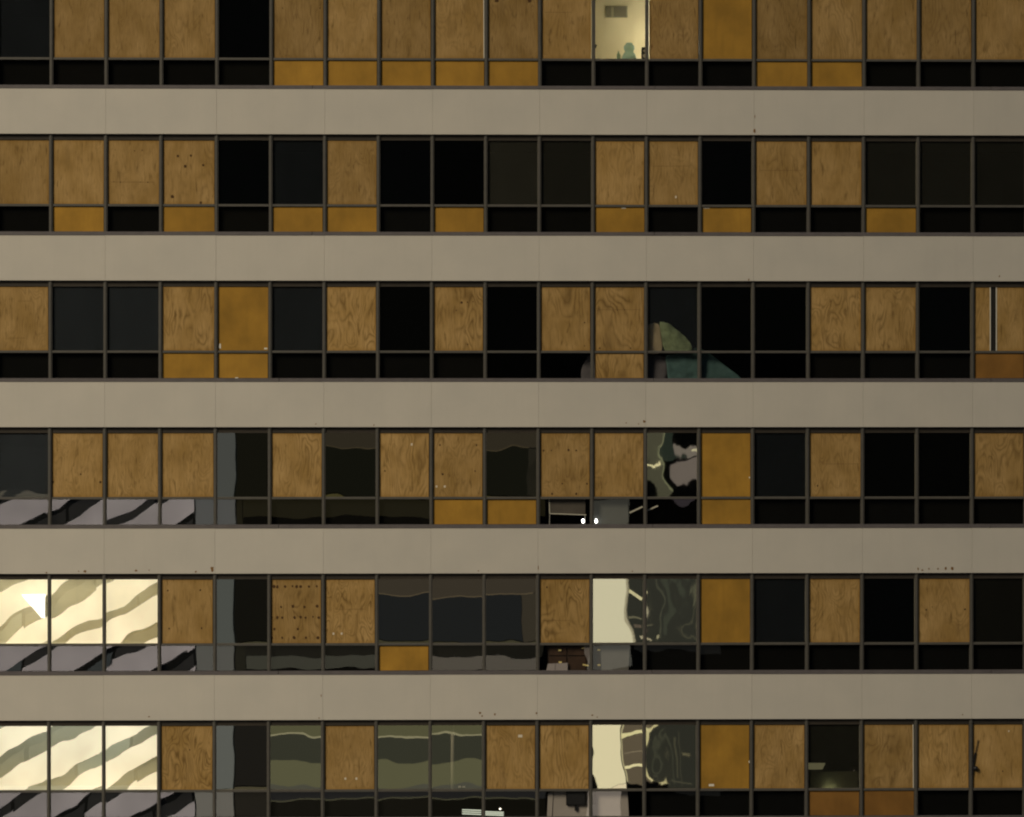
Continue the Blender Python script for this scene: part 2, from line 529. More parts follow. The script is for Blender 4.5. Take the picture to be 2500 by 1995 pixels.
slant = uneven_light("stair_light", (1.0, 0.92, 0.85), 1.9)
patch_m = uneven_light("landing_glow", (0.85, 1.0, 0.95), 0.30)
dim_m = uneven_light("gap_glow", (1.0, 1.0, 0.9), 0.12)
while True:
    c0 = zlo + k * VP + rs.uniform(-0.18, 0.18)
    k += 1
    if c0 > zhi + 2:
        break
    sl = slope + rs.uniform(-0.012, 0.012)
    hh = VP * rs.uniform(0.57, 0.67)
    x = xa
    while x < xb:                     # glow panel after glow panel along the slant, each a little off the next
        x1 = min(xb, x + rs.uniform(2.6, 4.4))
        dz, dh = rs.uniform(-0.10, 0.10), rs.uniform(-0.12, 0.12)
        base = c0 + dz + sl * (x - xa)
        poly = [(x, base), (x1, base + sl * (x1 - x)), (x1, base + sl * (x1 - x) + hh + dh), (x, base + hh + dh)]
        poly = clip(poly, lambda p: p[1] - zlo)
        poly = clip(poly, lambda p: zhi - p[1]) if poly else poly
        if len(poly) > 2:
            MB().prism(poly, 0.03, 0.0).build("slanted_window", slant, stair)
        gap0 = base + hh + dh
        gp = [(x + 0.1, gap0), (x1 - 0.1, gap0 + sl * (x1 - x)), (x1 - 0.1, gap0 + sl * (x1 - x) + VP * 0.3), (x + 0.1, gap0 + VP * 0.3)]
        gp = clip(gp, lambda p: p[1] - zlo)
        gp = clip(gp, lambda p: zhi - p[1]) if gp else gp
        if len(gp) > 2:
            MB().prism(gp, 0.015, 0.0).build("gap_window", patch_m if rs.random() < 0.22 else dim_m, stair)  # faint glow added between the slants, for the mirrored stripes
        x = x1
lx0, lx1 = across(482, 0)[0], across(573, 0)[0]
for py0, py1, col, b in ((1058, 1213, (66, 67, 62), BU), (1216, 1290, (72, 73, 72), BL), (1395, 1572, (72, 74, 68), BU),
                         (1574, 1650, (76, 76, 72), BL), (1752, 1927, (86, 87, 80), BU), (1929, 2005, (92, 90, 84), BL)):
    z1, z0 = across(0, py0)[1], across(0, py1)[1]
    e = tuple(c / b[i] for i, c in enumerate(srgb(*col)))
    s = max(e)
    MB().box(lx0, lx1, 0.0, 0.03, z0, z1).build("landing_window", mat_emit("landing_light", tuple(c / s for c in e), s), stair)  # plain end wall made to glow so the panes mirror it grey

# ------------------------------------------------------------------ the building
bld = empty("office_building", (0, 0, 0))
tag(bld, "storm damaged office block with cream bands between rows of boarded and black windows", "building")
XL, XR = mx(-1, 2.5) - 0.6, mx(20, 2.5) + 0.6

spans = [-1, 2, 4, 6, 8, 10, 12, 14, 16, 18, 20]
for kb in range(-1, 6):
    zt = band_top(kb)
    zb = zt - BAND_H
    MB().box(XL, XR, 0.045, 0.20, zb + 0.004, zt - 0.004).build("spandrel_backing", M["band"], bld)
    for a, b in zip(spans[:-1], spans[1:]):
        x0 = mx(a, kb + 0.5) if a > -1 else XL
        x1 = mx(b, kb + 0.5) if b < 20 else XR
        w, h = x1 - x0 - 0.003, BAND_H
        MB().box(-w / 2, w / 2, 0.0, 0.042, -h, 0).build(
            "spandrel_panel", M["band"], bld, ((x0 + x1) / 2, random.uniform(-0.0025, 0.0025), zt), bevel=0.002)
ztop_b = band_top(-1)
MB().box(XL, XR, 0.05, 20, ztop_b, ztop_b + 1.2).build("parapet", M["band"], bld)
zb5 = band_top(5) - BAND_H
MB().box(XL, XR, 0.05, 20, 0.0, zb5).build("lower_wall", M["band"], bld)
MB().box(XL - 0.3, XL, 0.02, 20, 0.0, ztop_b + 1.2).build("end_wall", M["band"], bld)
MB().box(XR, XR + 0.3, 0.02, 20, 0.0, ztop_b + 1.2).build("end_wall", M["band"], bld)
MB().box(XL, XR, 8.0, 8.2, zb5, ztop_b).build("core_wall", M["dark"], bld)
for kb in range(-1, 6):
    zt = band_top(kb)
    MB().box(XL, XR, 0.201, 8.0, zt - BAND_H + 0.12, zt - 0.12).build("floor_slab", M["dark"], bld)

mull_me = {}
for r in range(6):
    zb, l0, l1, u0, u1, zt = row_z(r)
    # head, in pieces, and sill with its joints
    MB().box(XL, XR, 0.088, 0.16, u1, zt - 0.002).build("window_head", M["head"], bld)
    cuts = [XL, at(683 - r * 0.9 + 80 * (r < 2), 0, 0).x, at(1600 - 2 * r, 0, 0).x, at(2420, 0, 0).x, XR]
    for x0, x1 in zip(cuts[:-1], cuts[1:]):
        w = x1 - x0 - 0.012
        s = MB()
        s.prism([(-w / 2, 0), (w / 2, 0), (w / 2, 0.068), (-w / 2, 0.068)], -0.012, 0.14)
        s.prism([(-w / 2, 0.0685), (w / 2, 0.0685), (w / 2, SILL_H - 0.004), (-w / 2, SILL_H - 0.004)], 0.022, 0.14)
        s.build("window_sill", M["sill"], bld, ((x0 + x1) / 2, 0, zb), bevel=0.004)
    for c in range(-1, 21):
        x = mx(c, r)
        h = zt - l0 - 0.004
        if r not in mull_me:
            m = MB()
            m.box(-MW / 2, MW / 2, Y_MULL, 0.19, 0, h)
            m.box(-MW / 2 + 0.026, MW / 2 - 0.026, Y_MULL - 0.018, Y_MULL, 0, h)
            me = bpy.data.meshes.new("mullion")
            me.from_pydata(m.v, [], m.f)
            me.materials.append(M["mullion"])
            mull_me[r] = me
        place("mullion", mull_me[r], bld, (x, 0, l0 - 0.002))

# which panes are see-through low down (knee walls stand behind the rest)
OPEN_LOW = {2: range(9, 15), 3: range(9, 13), 4: range(9, 12), 5: range(8, 12)}
WAVY = {(3, 12): 0.40, (4, 12): 0.40, (5, 12): 0.34, (4, 11): 0.17, (5, 11): 0.17}
DUST = {(0, 0): 0.022, (2, 1): 0.042, (2, 2): 0.044, (3, 0): 0.066, (1, 9): 0.040, (1, 10): 0.026, (1, 16): 0.026, (1, 17): 0.026,
        (1, 18): 0.024, (2, 5): 0.030, (2, 12): 0.022, (1, 5): 0.018, (3, 14): 0.018, (4, 14): 0.02, (5, 15): 0.022, (4, 18): 0.014}  # pale film lifting these panes, in place of dim rooms behind
BLUISH = ((0, 0), (2, 1), (2, 2), (2, 5), (3, 0), (1, 5), (2, 12), (3, 14), (4, 14))
MIRROR = {(4, 0): 0.35, (4, 1): 0.37, (4, 2): 0.36, (5, 0): 0.37, (5, 1): 0.38, (5, 2): 0.38, (3, 0): 0.03}
rp = random.Random(11)
for r in range(6):
    zb, l0, l1, u0, u1, zt = row_z(r)
    for c in range(-1, 20):
        x0, x1 = mx(c, r) + MW / 2, mx(c + 1, r) - MW / 2
        xm, w = (x0 + x1) / 2, x1 - x0
        up = UPPER[r][c] if 0 <= c < NCOL else "D"
        lo = LOWER[r][c] if 0 <= c < NCOL else "D"
        win = MB().box(-w / 2, w / 2, 0.080, 0.17, u1 - 0.012, u1 - 0.0005).build("window", M["head"], bld, (xm, 0, 0))
        MB().box(-w / 2, w / 2, 0.060 if up == "D" else 0.068, 0.17, l1 + 0.001, u0).build("transom", M["mullion"], win, bevel=0.006)
        for which, kind, z0, z1 in (("u", up, u0, u1 - 0.0125), ("l", lo, l0 - 0.004, l1)):
            if kind != "D":
                continue
            # one thin sheet: keep the front face only, so the pane mirrors once
            q = MB()
            q.v = [(-w / 2 - 0.01, 0, z0 - 0.005), (w / 2 + 0.01, 0, z0 - 0.005), (w / 2 + 0.01, 0, z1 + 0.005), (-w / 2 - 0.01, 0, z1 + 0.005)]
            q.f = [(0, 1, 2, 3)]
            o = q.build("pane", M["upper"] if which == "u" else M["lower"], win, (0, Y_GLASS, 0))
            wave = WAVY.get((r, c), 0.095 if c >= 5 else 0.045 if c == 4 else 0.10)
            if which == "l":
                wave *= 0.75
            dust = DUST.get((r, c), rp.uniform(0.0008, 0.003)) if which == "u" else rp.uniform(0.0008, 0.0025)
            share = (MIRROR.get((r, c), RU) if which == "u" else RL)
            sd = rp.random()
            if (r, c) in DUST:
                sd = sd * 0.49 if (r, c) in BLUISH else 0.51 + sd * 0.49
            o.color = (sd, wave, share, dust)
    # knee walls
    run = [c for c in range(-1, 20) if c not in OPEN_LOW.get(r, ())]
    start = None
    for c in range(-1, 21):
        if c in run and start is None:
            start = c
        if (c not in run) and start is not None:
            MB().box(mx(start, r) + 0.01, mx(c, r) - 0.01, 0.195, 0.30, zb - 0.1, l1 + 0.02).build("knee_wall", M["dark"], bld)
            start = None

# ------------------------------------------------------------------ rust on the bands
RUST = [(1842, 320, 3, 6), (1828, 683, 2, 4), (2440, 675, 2, 3), (1573, 1029, 4, 4), (1529, 1033, 2, 2), (1559, 1035, 2, 2), (913, 1038, 2, 3), (771, 1035, 2, 2),
        (207, 1395, 4, 4), (332, 1393, 4, 3), (364, 1392, 2, 2), (478, 1396, 3, 3), (518, 1389, 5, 8), (113, 1398, 3, 2), (192, 1395, 2, 2),
        (2241, 1389, 2, 4), (2268, 1389, 2, 3), (2309, 1388, 3, 5), (2325, 1388, 4, 5), (2252, 1392, 3, 2), (2290, 1389, 2, 3),
        (364, 1750, 3, 2), (1172, 1741, 4, 4), (1177, 1748, 3, 3), (1208, 1744, 3, 4), (1310, 1741, 3, 3), (1446, 1746, 3, 2), (1458, 1751, 2, 2), (779, 1753, 2, 2),
        (1168, 1394, 2, 2), (1544, 1395, 2, 2), (1314, 1386, 1, 8), (1843, 285, 1, 6), (2350, 1745, 2, 2), (784, 1698, 1, 5)]
rr = random.Random(5)
for px, py, w, h in RUST:
    p = at(px, py, -0.004)
    n = 9
    poly = []
    for i in range(n):
        a = 2 * math.pi * i / n
        k_ = rr.uniform(0.65, 1.25)
        poly.append((math.cos(a) * w * 0.0085 * k_, math.sin(a) * h * 0.0085 * k_))
    MB().prism(poly, 0, 0.0035).build("rust_spot", M["rust"], bld, p)

# ------------------------------------------------------------------ boards and panels in the openings
ORD = "first second third fourth fifth sixth seventh eighth ninth tenth".split()
ROW = ["top", "second", "third", "fourth", "fifth", "bottom"]


def where(c):
    return f"{ORD[c]} window from the left" if c < 10 else f"{ORD[NCOL - 1 - c]} window from the right"


LOOK = {
    (0, 6): "plywood board with a dark slot at its top, {w}, {r} row",
    (0, 8): "plywood board with a white strip along one edge, {w}, {r} row",
    (0, 9): "plywood board with two dark marks along its top, {w}, {r} row",
    (1, 3): "plywood board with dark knots beside the black panes, {w}, {r} row",
    (1, 2): "plywood board with faint rows of nail marks, {w}, {r} row",
    (2, 8): "plywood board with bold looping grain, {w}, {r} row",
    (2, 10): "plywood board with long arched grain, {w}, {r} row",
    (2, 11): "plywood board standing above a smaller plywood board, beside the green tarp, {r} row",
    (2, 18): "plywood board split by a white-edged dark slot, {w}, {r} row",
    (3, 1): "plywood board with a dark nail near each side, {w}, {r} row",
    (3, 7): "plywood board with one white spot near its top, {w}, {r} row",
    (3, 8): "plywood board with two white spots near its foot above an ochre panel, {r} row",
    (3, 10): "plywood board with a line of four dark knots, {w}, {r} row",
    (4, 3): "plywood board with four faint knots beside the bright striped windows, {r} row",
    (4, 5): "plywood board peppered with rows of dark knot holes, {r} window row of the facade",
    (4, 6): "plywood board with two white spots, next to the knot-peppered board, {r} row",
    (4, 10): "plywood board with swirling oval grain beside the cream pane, {r} row",
    (4, 17): "plywood board with a knot near each side, {w}, {r} row",
    (5, 3): "plywood board with blotchy curling grain beside the bright striped windows, {r} row",
    (5, 6): "plywood board with two white spots, {w}, {r} row",
    (5, 9): "plywood board with a pale tag near its top, {w}, {r} row",
    (5, 16): "plywood board with a white strip down its edge, {w}, {r} row",
    (5, 18): "plywood board crossed by a thin dark rod at the lower right, {r} row",
}
KNOTS = {
    (1, 3): [(434, 381, 3), (466, 380, 3), (452, 406, 4), (496, 403, 3), (421, 480, 4), (490, 495, 3)],
    (1, 2): [(281, 366, 1), (328, 368, 1.5), (347, 367, 1.5), (278, 444, 1.2), (294, 445, 1.5), (343, 445, 1.2), (361, 445, 1.5)],
    (3, 1): [(129, 1177, 3), (245, 1177, 3.2), (197, 1158, 2)],
    (4, 5): [(669, 1432, 3), (677, 1433, 3), (696, 1432, 2.5), (714, 1431, 2), (724, 1432, 3), (734, 1432, 3), (754, 1432, 2.5), (773, 1431, 2),
             (686, 1482, 2.2), (715, 1480, 3), (743, 1482, 2.5), (774, 1480, 3), (664, 1508, 2), (677, 1508, 2.8), (689, 1508, 2.5), (719, 1508, 2.8),
             (734, 1507, 2.8), (746, 1508, 2.2), (764, 1506, 1.6), (778, 1508, 2.8), (670, 1536, 2.6), (727, 1536, 2.5), (664, 1557, 2.6), (689, 1557, 2.4),
             (718, 1557, 3.2), (747, 1557, 2.2), (776, 1557, 3.2)],
    (2, 8): [(1127, 739, 3.2), (1141, 738, 1.8), (1155, 737, 1.4), (1142, 841, 2), (1114, 758, 1.5)],
    (3, 10): [(1327, 1100, 2.4), (1346, 1100, 1.8), (1388, 1099, 3), (1407, 1100, 2.4), (1373, 1181, 2), (1433, 1181, 2.4), (1348, 1206, 3), (1407, 1206, 3)],
    (3, 11): [(1505, 1132, 2.2), (1506, 1090, 1.5)], (3, 8): [(1074, 1087, 2.4), (1163, 1087, 2.2), (1081, 1158, 3), (1160, 1150, 2)],
    (3, 7): [(940, 1150, 2.2)], (4, 17): [(2261, 1489, 2.4), (2356, 1488, 2.6), (2276, 1482, 1.4)],
    (4, 3): [(410, 1442, 2.2), (489, 1441, 2.4), (413, 1535, 2.2), (492, 1534, 2.4)], (4, 10): [(1335, 1434, 2.4)], (5, 3): [(463, 1831, 1.8)],
    (0, 6): [(816, 15, 4)], (0, 9): [(1213, 1, 5), (1293, 1, 5)], (0, 5): [(690, 20, 1.6), (781, 20, 1.6)],
    (3, 15): [(1996, 1186, 2.2)], (2, 10): [(1427, 788, 2), (1427, 845, 1.6)], (2, 16): [(2147, 733, 1.6), (2150, 793, 1.8)],
    (5, 18): [(2448, 1883, 1.8)], (2, 11): [(1464, 850, 2), (1540, 850, 2), (1507, 757, 1.4), (1525, 756, 1.2)],
}
SPOTS = {(3, 7): [(1005, 1085, 2.2, 3)], (3, 8): [(1066, 1188, 2.2, 2.5), (1086, 1188, 2.4, 2.6)], (4, 6): [(814, 1547, 2.2, 2.8), (834, 1547, 2.2, 2.8)],
         (5, 6): [(843, 1901, 2.4, 2.8), (870, 1901, 2.4, 2.8)], (5, 9): [(1270, 1797, 5.5, 3.4)], (1, 12): [(1650, 481, 2, 3)], (5, 18): [(2463, 1785, 1.6, 2)]}
CHIPS = {(2, 4): [(537, 845, 2.5, 6), (649, 851, 4, 2)], (4, 13): [(1762, 1560, 5, 1.8), (1822, 1560, 5, 1.8), (1830, 1540, 1.2, 8)],
         (5, 13): [(1737, 1917, 7, 3), (1829, 1860, 1.2, 3)], (3, 13): [(1830, 1166, 1.5, 2)]}
CHIPS_LOW = {(2, 4): [(578, 923, 4, 1.6)], (1, 11): [(1523, 508, 6, 1.4)], (1, 13): [(1725, 508, 8, 1.4)]}
# strength of the figure, breadth of the figure (else drawn by lot)
SEAMS = {(3, 15): [(-0.25, 0.48, 1133)], (2, 11): [(-0.4, 0.42, 756)], (0, 10): [(-0.45, 0.1, 30)], (2, 0): [(-0.1, 0.15, 736), (-0.2, 0.05, 826)], (1, 2): [(-0.45, 0.4, 446)], (1, 12): [(-0.4, 0.3, 405)],
         (4, 10): [(-0.45, 0.1, 1515)], (1, 14): [(-0.4, 0.4, 415)], (4, 6): [(-0.3, 0.3, 1487)]}
FIG = {(2, 8): (1.0, 0.30), (2, 10): (0.85, 0.15), (2, 11): (0.95, 0.25), (4, 10): (0.95, 0.35), (5, 3): (1.0, 0.75), (2, 6): (0.9, 0.45), (4, 5): (0.8, 0.5),
       (2, 3): (0.85, 0.5), (4, 3): (0.15, 0.2), (1, 0): (0.15, 0.3), (5, 18): (0.15, 0.3), (0, 1): (0.2, 0.3), (4, 15): (0.8, 0.5), (3, 15): (0.6, 0.6), (5, 10): (0.75, 0.2)}

rb = random.Random(23)


def blob(rx, rz, n=9, rnd=rb):
    return [(math.cos(2 * math.pi * i / n) * rx * rnd.uniform(0.75, 1.15), math.sin(2 * math.pi * i / n) * rz * rnd.uniform(0.75, 1.15)) for i in range(n)]


def details(o, lst, kind, r=0, c=0):
    for it in lst:
        px, py = it[0], it[1]
        p = at(px, py, Y_BOARD - 0.0022)
        if kind == "knot":
            r_ = it[2] * (0.0125 if (r, c) == (4, 5) else 0.0102)
            k_ = MB().prism(blob(r_, r_ * 1.15), 0, 0.002)
            if (px, py) == (816, 15):
                k_ = MB().prism(blob(0.035, 0.15, 12), 0, 0.002)
            d = k_.build("knot", M["knot"], o)
        else:
            w, h = it[2] * 0.0100, it[3] * 0.0100
            d = MB().prism([(-w, -h), (w, -h), (w * 0.92, h), (-w * 0.95, h * 0.9)], 0, 0.002).build("paint_spot" if kind == "spot" else "foam_chip", M["tape" if kind == "spot" else "foam"], o)
        d.location = p - o.location


for r in range(6):
    zb, l0, l1, u0, u1, zt = row_z(r)
    for c in range(NCOL):
        x0, x1 = mx(c, r) + MW / 2, mx(c + 1, r) - MW / 2
        for which, kind, z0, z1 in (("u", UPPER[r][c], u0, u1 - 0.012), ("l", LOWER[r][c], l0, l1)):
            if kind == "D":
                continue
            gx = rb.uniform(0.003, 0.016)
            w, h = x1 - x0 - 2 * gx, z1 - z0 - rb.uniform(0.004, 0.012)
            xm = (x0 + x1) / 2 + rb.uniform(-0.003, 0.003)
            zm = z0 + h / 2 + 0.002
            name = {"P": "plywood_board", "O": "ochre_panel", "B": "brown_panel"}[kind]
            mat = {"P": M["ply"], "O": M["ochre"], "B": M["brown"]}[kind]
            if (r, c, which) == (2, 18, "u"):
                xg0, xg1 = at(2418.5, 0, Y_BOARD).x, at(2431.5, 0, Y_BOARD).x
                m = MB()
                m.box(-w / 2, xg0 - xm, 0, 0.018, -h / 2, h / 2)
                o = m.build(name, mat, None, (xm, Y_BOARD, zm))
                MB().box(xg1 - xm, w / 2, 0, 0.018, -h / 2, h / 2).build("board_piece", mat, o)
                MB().box(xg0 - xm + 0.001, xg1 - xm - 0.001, 0.015, 0.03, -h / 2, h / 2).build("dark_slot", M["gasket"], o)
                for xs in (xg0 - xm - 0.022, xg1 - xm - 0.002):
                    MB().box(xs, xs + 0.024, -0.012, -0.0005, -h / 2, h / 2).build("white_strip", M["trim"], o)
                for ch in o.children:
                    ch.color = (rb.random(), 0.4, 0.45, 0.4)
            else:
                o = MB().box(-w / 2, w / 2, 0, 0.018, -h / 2, h / 2).build(name, mat, None, (xm, Y_BOARD + rb.uniform(-0.004, 0.004), zm), bevel=0.002)
                o.rotation_euler = (rb.uniform(-0.002, 0.002), rb.uniform(-0.0045, 0.0045), 0)
            f, b = FIG.get((r, c), (rb.uniform(0.15, 0.55) if r < 2 else rb.uniform(0.4, 1.0), rb.uniform(0.2, 0.9)))
            tone = rb.uniform(0.24, 0.60) - (0.20 if r == 0 else 0.06 if r == 1 else 0.0)
            o.color = (rb.random(), f, tone, b)
            if which == "u":
                details(o, KNOTS.get((r, c), ()), "knot", r, c)
                details(o, SPOTS.get((r, c), ()), "spot")
                details(o, CHIPS.get((r, c), ()), "chip")
                for fx0, fx1, py in SEAMS.get((r, c), ()):
                    zz = at(1250, py, Y_BOARD).z - zm
                    MB().prism([(w * fx0, zz - 0.006), (w * fx1, zz - 0.004), (w * fx1, zz + 0.005), (w * fx0, zz + 0.003)], -0.0012, 0.0).build("seam", M["seam"], o)
                if (r, c) in ((0, 8), (5, 16)):
                    MB().box(w / 2 - 0.020, w / 2 - 0.001, -0.014, -0.0005, -h / 2, h / 2).build("white_strip", M["trim"], o)
            else:
                details(o, CHIPS_LOW.get((r, c), ()), "chip")
            if which == "u" and kind == "P":
                lab = LOOK.get((r, c), "tan plywood board filling the {w} in the {r} row")
                tag(o, lab.format(w=where(c), r=ROW[r]), "board", "plywood boards covering windows")
            elif kind == "P":
                tag(o, "small plywood board below a taller one beside the teal tarp", "board", "plywood boards covering windows")
            elif which == "u":
                tag(o, f"tall flat ochre panel filling the {where(c)} in the {ROW[r]} row", "panel", "ochre panels filling window openings")
            elif kind == "O":
                tag(o, f"small ochre panel under the {where(c)} in the {ROW[r]} row", "panel", "ochre panels filling window openings")
            else:
                tag(o, f"small reddish brown panel under the {where(c)} in the {ROW[r]} row", "panel", "brown panels filling low panes")

# ------------------------------------------------------------------ lit rooms at the left (fifth and bottom rows)
lamp_mats = {4: mat_emit("warm_tube", (1.0, 0.95, 0.74), 3.4), 5: mat_emit("pale_tube", (0.86, 1.0, 1.06), 1.95)}
for r in (4, 5):
    zb, l0, l1, u0, u1, zt = row_z(r)
    xa_, xb_ = mx(-1, r) + 0.05, mx(3, r) - 0.02
    zf, zc_ = l1 + 0.03, zt + 0.118
    room = MB().box(xa_, xb_, 1.5, 1.56, zf, zc_).build("room_wall", M["cream"], bld)
    MB().box(xb_, xb_ + 0.04, 0.20, 1.56, zf, zc_).build("partition", M["cream"], bld)
    MB().box(xa_ - 0.04, xa_, 0.20, 1.56, zf, zc_).build("partition", M["cream"], bld)
    MB().box(xa_, xb_, 0.301, 1.5, zf - 0.02, zf).build("room_floor", M["cream"], bld)
    lm = MB().box(xa_ + 0.3, xb_ - 0.3, 0.45, 1.2, zt + 0.02, zt + 0.06).build("ceiling_light", lamp_mats[r])
    tag(lm, f"ceiling light above the bright striped windows of the {ROW[r]} row", "ceiling light", "ceiling lights in the bright rooms")
# blinds in the fifth row
r = 4
zb, l0, l1, u0, u1, zt = row_z(r)
slat_m = mat_plain("blind_slat", (0.60, 0.55, 0.40), 0.6, 0.3, 0.03)
for c in range(3):
    x0, x1 = mx(c, r) + MW / 2 + 0.01, mx(c + 1, r) - MW / 2 - 0.01
    bl = empty("window_blind", ((x0 + x1) / 2, 0.24, u0))
    w = x1 - x0
    m = MB()
    z = 0.03
    while z < u1 - u0:
        m.v += [(-w / 2, -0.006, z), (w / 2, -0.006, z), (w / 2, 0.018, z + 0.0125), (-w / 2, 0.018, z + 0.0125)]
        n = len(m.v)
        m.f.append((n - 4, n - 3, n - 2, n - 1))
        z += 0.0405
    tag(m.build("slats", slat_m, bl), kind="stuff")
    MB().box(-w / 2, w / 2, -0.012, 0.02, u1 - u0 + 0.01, u1 - u0 + 0.05).build("head_rail", M["trim"], bl)
    MB().box(-0.006, -0.002, -0.012, -0.009, 0, u1 - u0).build("ladder_cord", M["trim"], bl)
    tag(bl, ["cream blind in front of the glowing cone lamp, first window of the fifth row",
             "cream blind between the lamp window and the dotted-cord window, fifth row",
             "cream blind next to the plywood board, third window of the fifth row"][c], "blind", "blinds in the bright fifth row windows")
# half-cone lamp on a partition behind the mullion
sc = empty("wall_lamp", at(112, 1452, 0.40))
n = 14
m = MB()
prof = [(0.62, 0.0), (0.12, -0.58), (0.05, -0.60)]
for rad, z in prof:
    for i in range(n + 1):
        a = math.pi / 2 + math.pi * i / n
        m.v.append((rad * math.cos(a), rad * 0.35 * math.sin(a), z))
for kk in range(len(prof) - 1):
    for i in range(n):
        m.f.append((kk * (n + 1) + i, kk * (n + 1) + i + 1, (kk + 1) * (n + 1) + i + 1, (kk + 1) * (n + 1) + i))
m.f.append(tuple(range(n + 1)))
m.build("lamp_shade", mat_emit("lamp_glow", (1.0, 0.97, 0.9), 3.6), sc)
MB().box(0.0, 0.015, -0.2, 0.2, -0.62, 0.02).build("back_plate", M["trim"], sc)
tag(sc, "glowing white half-cone wall lamp in the first window of the fifth row", "lamp")

# ------------------------------------------------------------------ lit room in the top row
r = 0
zb, l0, l1, u0, u1, zt = row_z(r)
xa_, xb_ = mx(10, r) + 0.1, mx(13, r) - 0.1
MB().box(xa_, xb_, 2.6, 2.66, l1, zt + 0.118).build("room_wall", M["cream"], bld)
MB().box(xa_ - 0.04, xa_, 0.2, 2.66, l1, zt + 0.118).build("partition", M["cream"], bld)
MB().box(xb_, xb_ + 0.04, 0.2, 2.66, l1, zt + 0.118).build("partition", M["cream"], bld)
MB().box(xa_, xb_, 0.301, 2.6, l1 - 0.03, l1 + 0.02).build("room_floor", M["cream"], bld)
fl = empty("floor_lamp", ((mx(12, r) + mx(13, r)) / 2, 1.35, l1 + 0.02))
MB().lathe([(0.14, 0), (0.14, 0.02), (0.015, 0.03), (0.015, 0.5)], 12).build("stand", M["black"], fl)
MB().lathe([(0.22, 0.42), (0.12, 0.75)], 14).build("lamp_shade", mat_emit("shade_glow", (1.0, 0.94, 0.72), 80.0), fl)
tag(fl, "floor lamp lighting the cream room behind the top row boards", "lamp")
vt = empty("air_vent", at(1506, 29, 2.585))
MB().box(-0.30, 0.28, -0.01, 0.01, -0.155, 0.155).build("frame", mat_plain("vent_grey", (0.30, 0.29, 0.22), 0.6, 0.3), vt)
vs = mat_plain("vent_dark", (0.13, 0.125, 0.085), 0.7, 0.2)
for a, b in ((-0.28, -0.15), (-0.08, 0.24)):
    MB().box(a, b, -0.014, -0.0105, -0.135, 0.135).build("grille", vs, vt)
    for i in range(7):
        MB().box(a + 0.005, b - 0.005, -0.022, -0.0145, -0.125 + i * 0.038, -0.118 + i * 0.038).build("vent_blade", M["grey"], vt)
tag(vt, "grey air vent high on the cream wall of the lit top row room", "air vent")
t = NT("turquoise_glass")
fr_ = t.new("ShaderNodeBsdfPrincipled", {"Base Color": (0.62, 0.90, 0.88), "Roughness": 0.06, "Transmission Weight": 0.45, "IOR": 1.3})
tq = t.done(fr_.outputs[0])
zs = at(1540, 147, 0.6).z
shelf = MB().box(mx(11, r), mx(12, r), 0.32, 0.9, l1 - 0.06, l1 + 0.06)
shelf.build("window_shelf", M["cream"], bld)
zs = l1 + 0.061
vx = at(1536, 147, 0.6).x
jug = empty("glass_jug", (vx, 0.6, zs))
jug.scale = (1.1, 1.1, 1.08)
MB().lathe([(0.155, 0.0), (0.17, 0.03), (0.165, 0.10), (0.13, 0.17), (0.095, 0.205), (0.10, 0.225), (0.125, 0.27), (0.13, 0.31), (0.115, 0.355), (0.075, 0.385), (0.07, 0.395)], 24).build("body", tq, jug, smooth=True)
MB().lathe([(0.095, 0.005), (0.12, 0.02), (0.10, 0.08), (0.04, 0.11)], 16, (0.0, -0.02, 0.0)).build("bright_base", mat_plain("pale_base", (1.0, 1.0, 0.85), 0.25, 0.6), jug, smooth=True)  # pale lump inside the jug, painted in as its glassy highlight
MB().lathe([(0.075, 0.395), (0.085, 0.405), (0.06, 0.425)], 20).build("stopper", tq, jug, smooth=True)
tag(jug, "turquoise glass jug with two rounded bulbs in the lit top row window", "jug")
bt = empty("glass_bottle", (at(1510, 147, 0.6).x, 0.6, zs))
MB().lathe([(0.045, 0), (0.05, 0.01), (0.05, 0.15), (0.02, 0.2), (0.02, 0.235)], 14).build("body", mat_plain("green_glass", (0.28, 0.42, 0.30), 0.2, 0.5), bt, smooth=True)
MB().lathe([(0.022, 0.2355), (0.022, 0.25)], 10).build("cap", M["trim"], bt)
tag(bt, "small pale green bottle beside the turquoise jug", "bottle")
spk = empty("desk_speaker", (at(1573, 147, 0.55).x, 0.55, zs))
MB().box(-0.07, 0.07, 0, 0.12, 0, 0.34).build("cabinet", M["black"], spk, bevel=0.01)
for zc2, rr2 in ((0.12, 0.045), (0.25, 0.028)):
    cone = MB().lathe([(rr2, 0), (rr2 * 0.8, 0.006), (rr2 * 0.3, -0.002)], 14)
    cone.v = [(a, -cz - 0.001, b) for a, b, cz in cone.v]
    cone.build("speaker_cone", M["grey"], spk, (0, 0, zc2))
tag(spk, "small black upright box at the edge of the lit top row window", "speaker")
clk = empty("wall_hook", at(1454, 113, 0.45))
MB().box(-0.05, 0.02, 0, 0.03, -0.05, 0.05).build("plate", M["black"], clk, bevel=0.008)
MB().bar((0.0, 0.0, -0.02), (0.03, -0.05, 0.02), 0.012).build("hook", M["black"], clk)
tag(clk, "small dark fitting on the side of the lit top row window", "fitting")

# ------------------------------------------------------------------ tarp heap in the third row
tp = empty("tarp", at(1500, 925, 0.9))


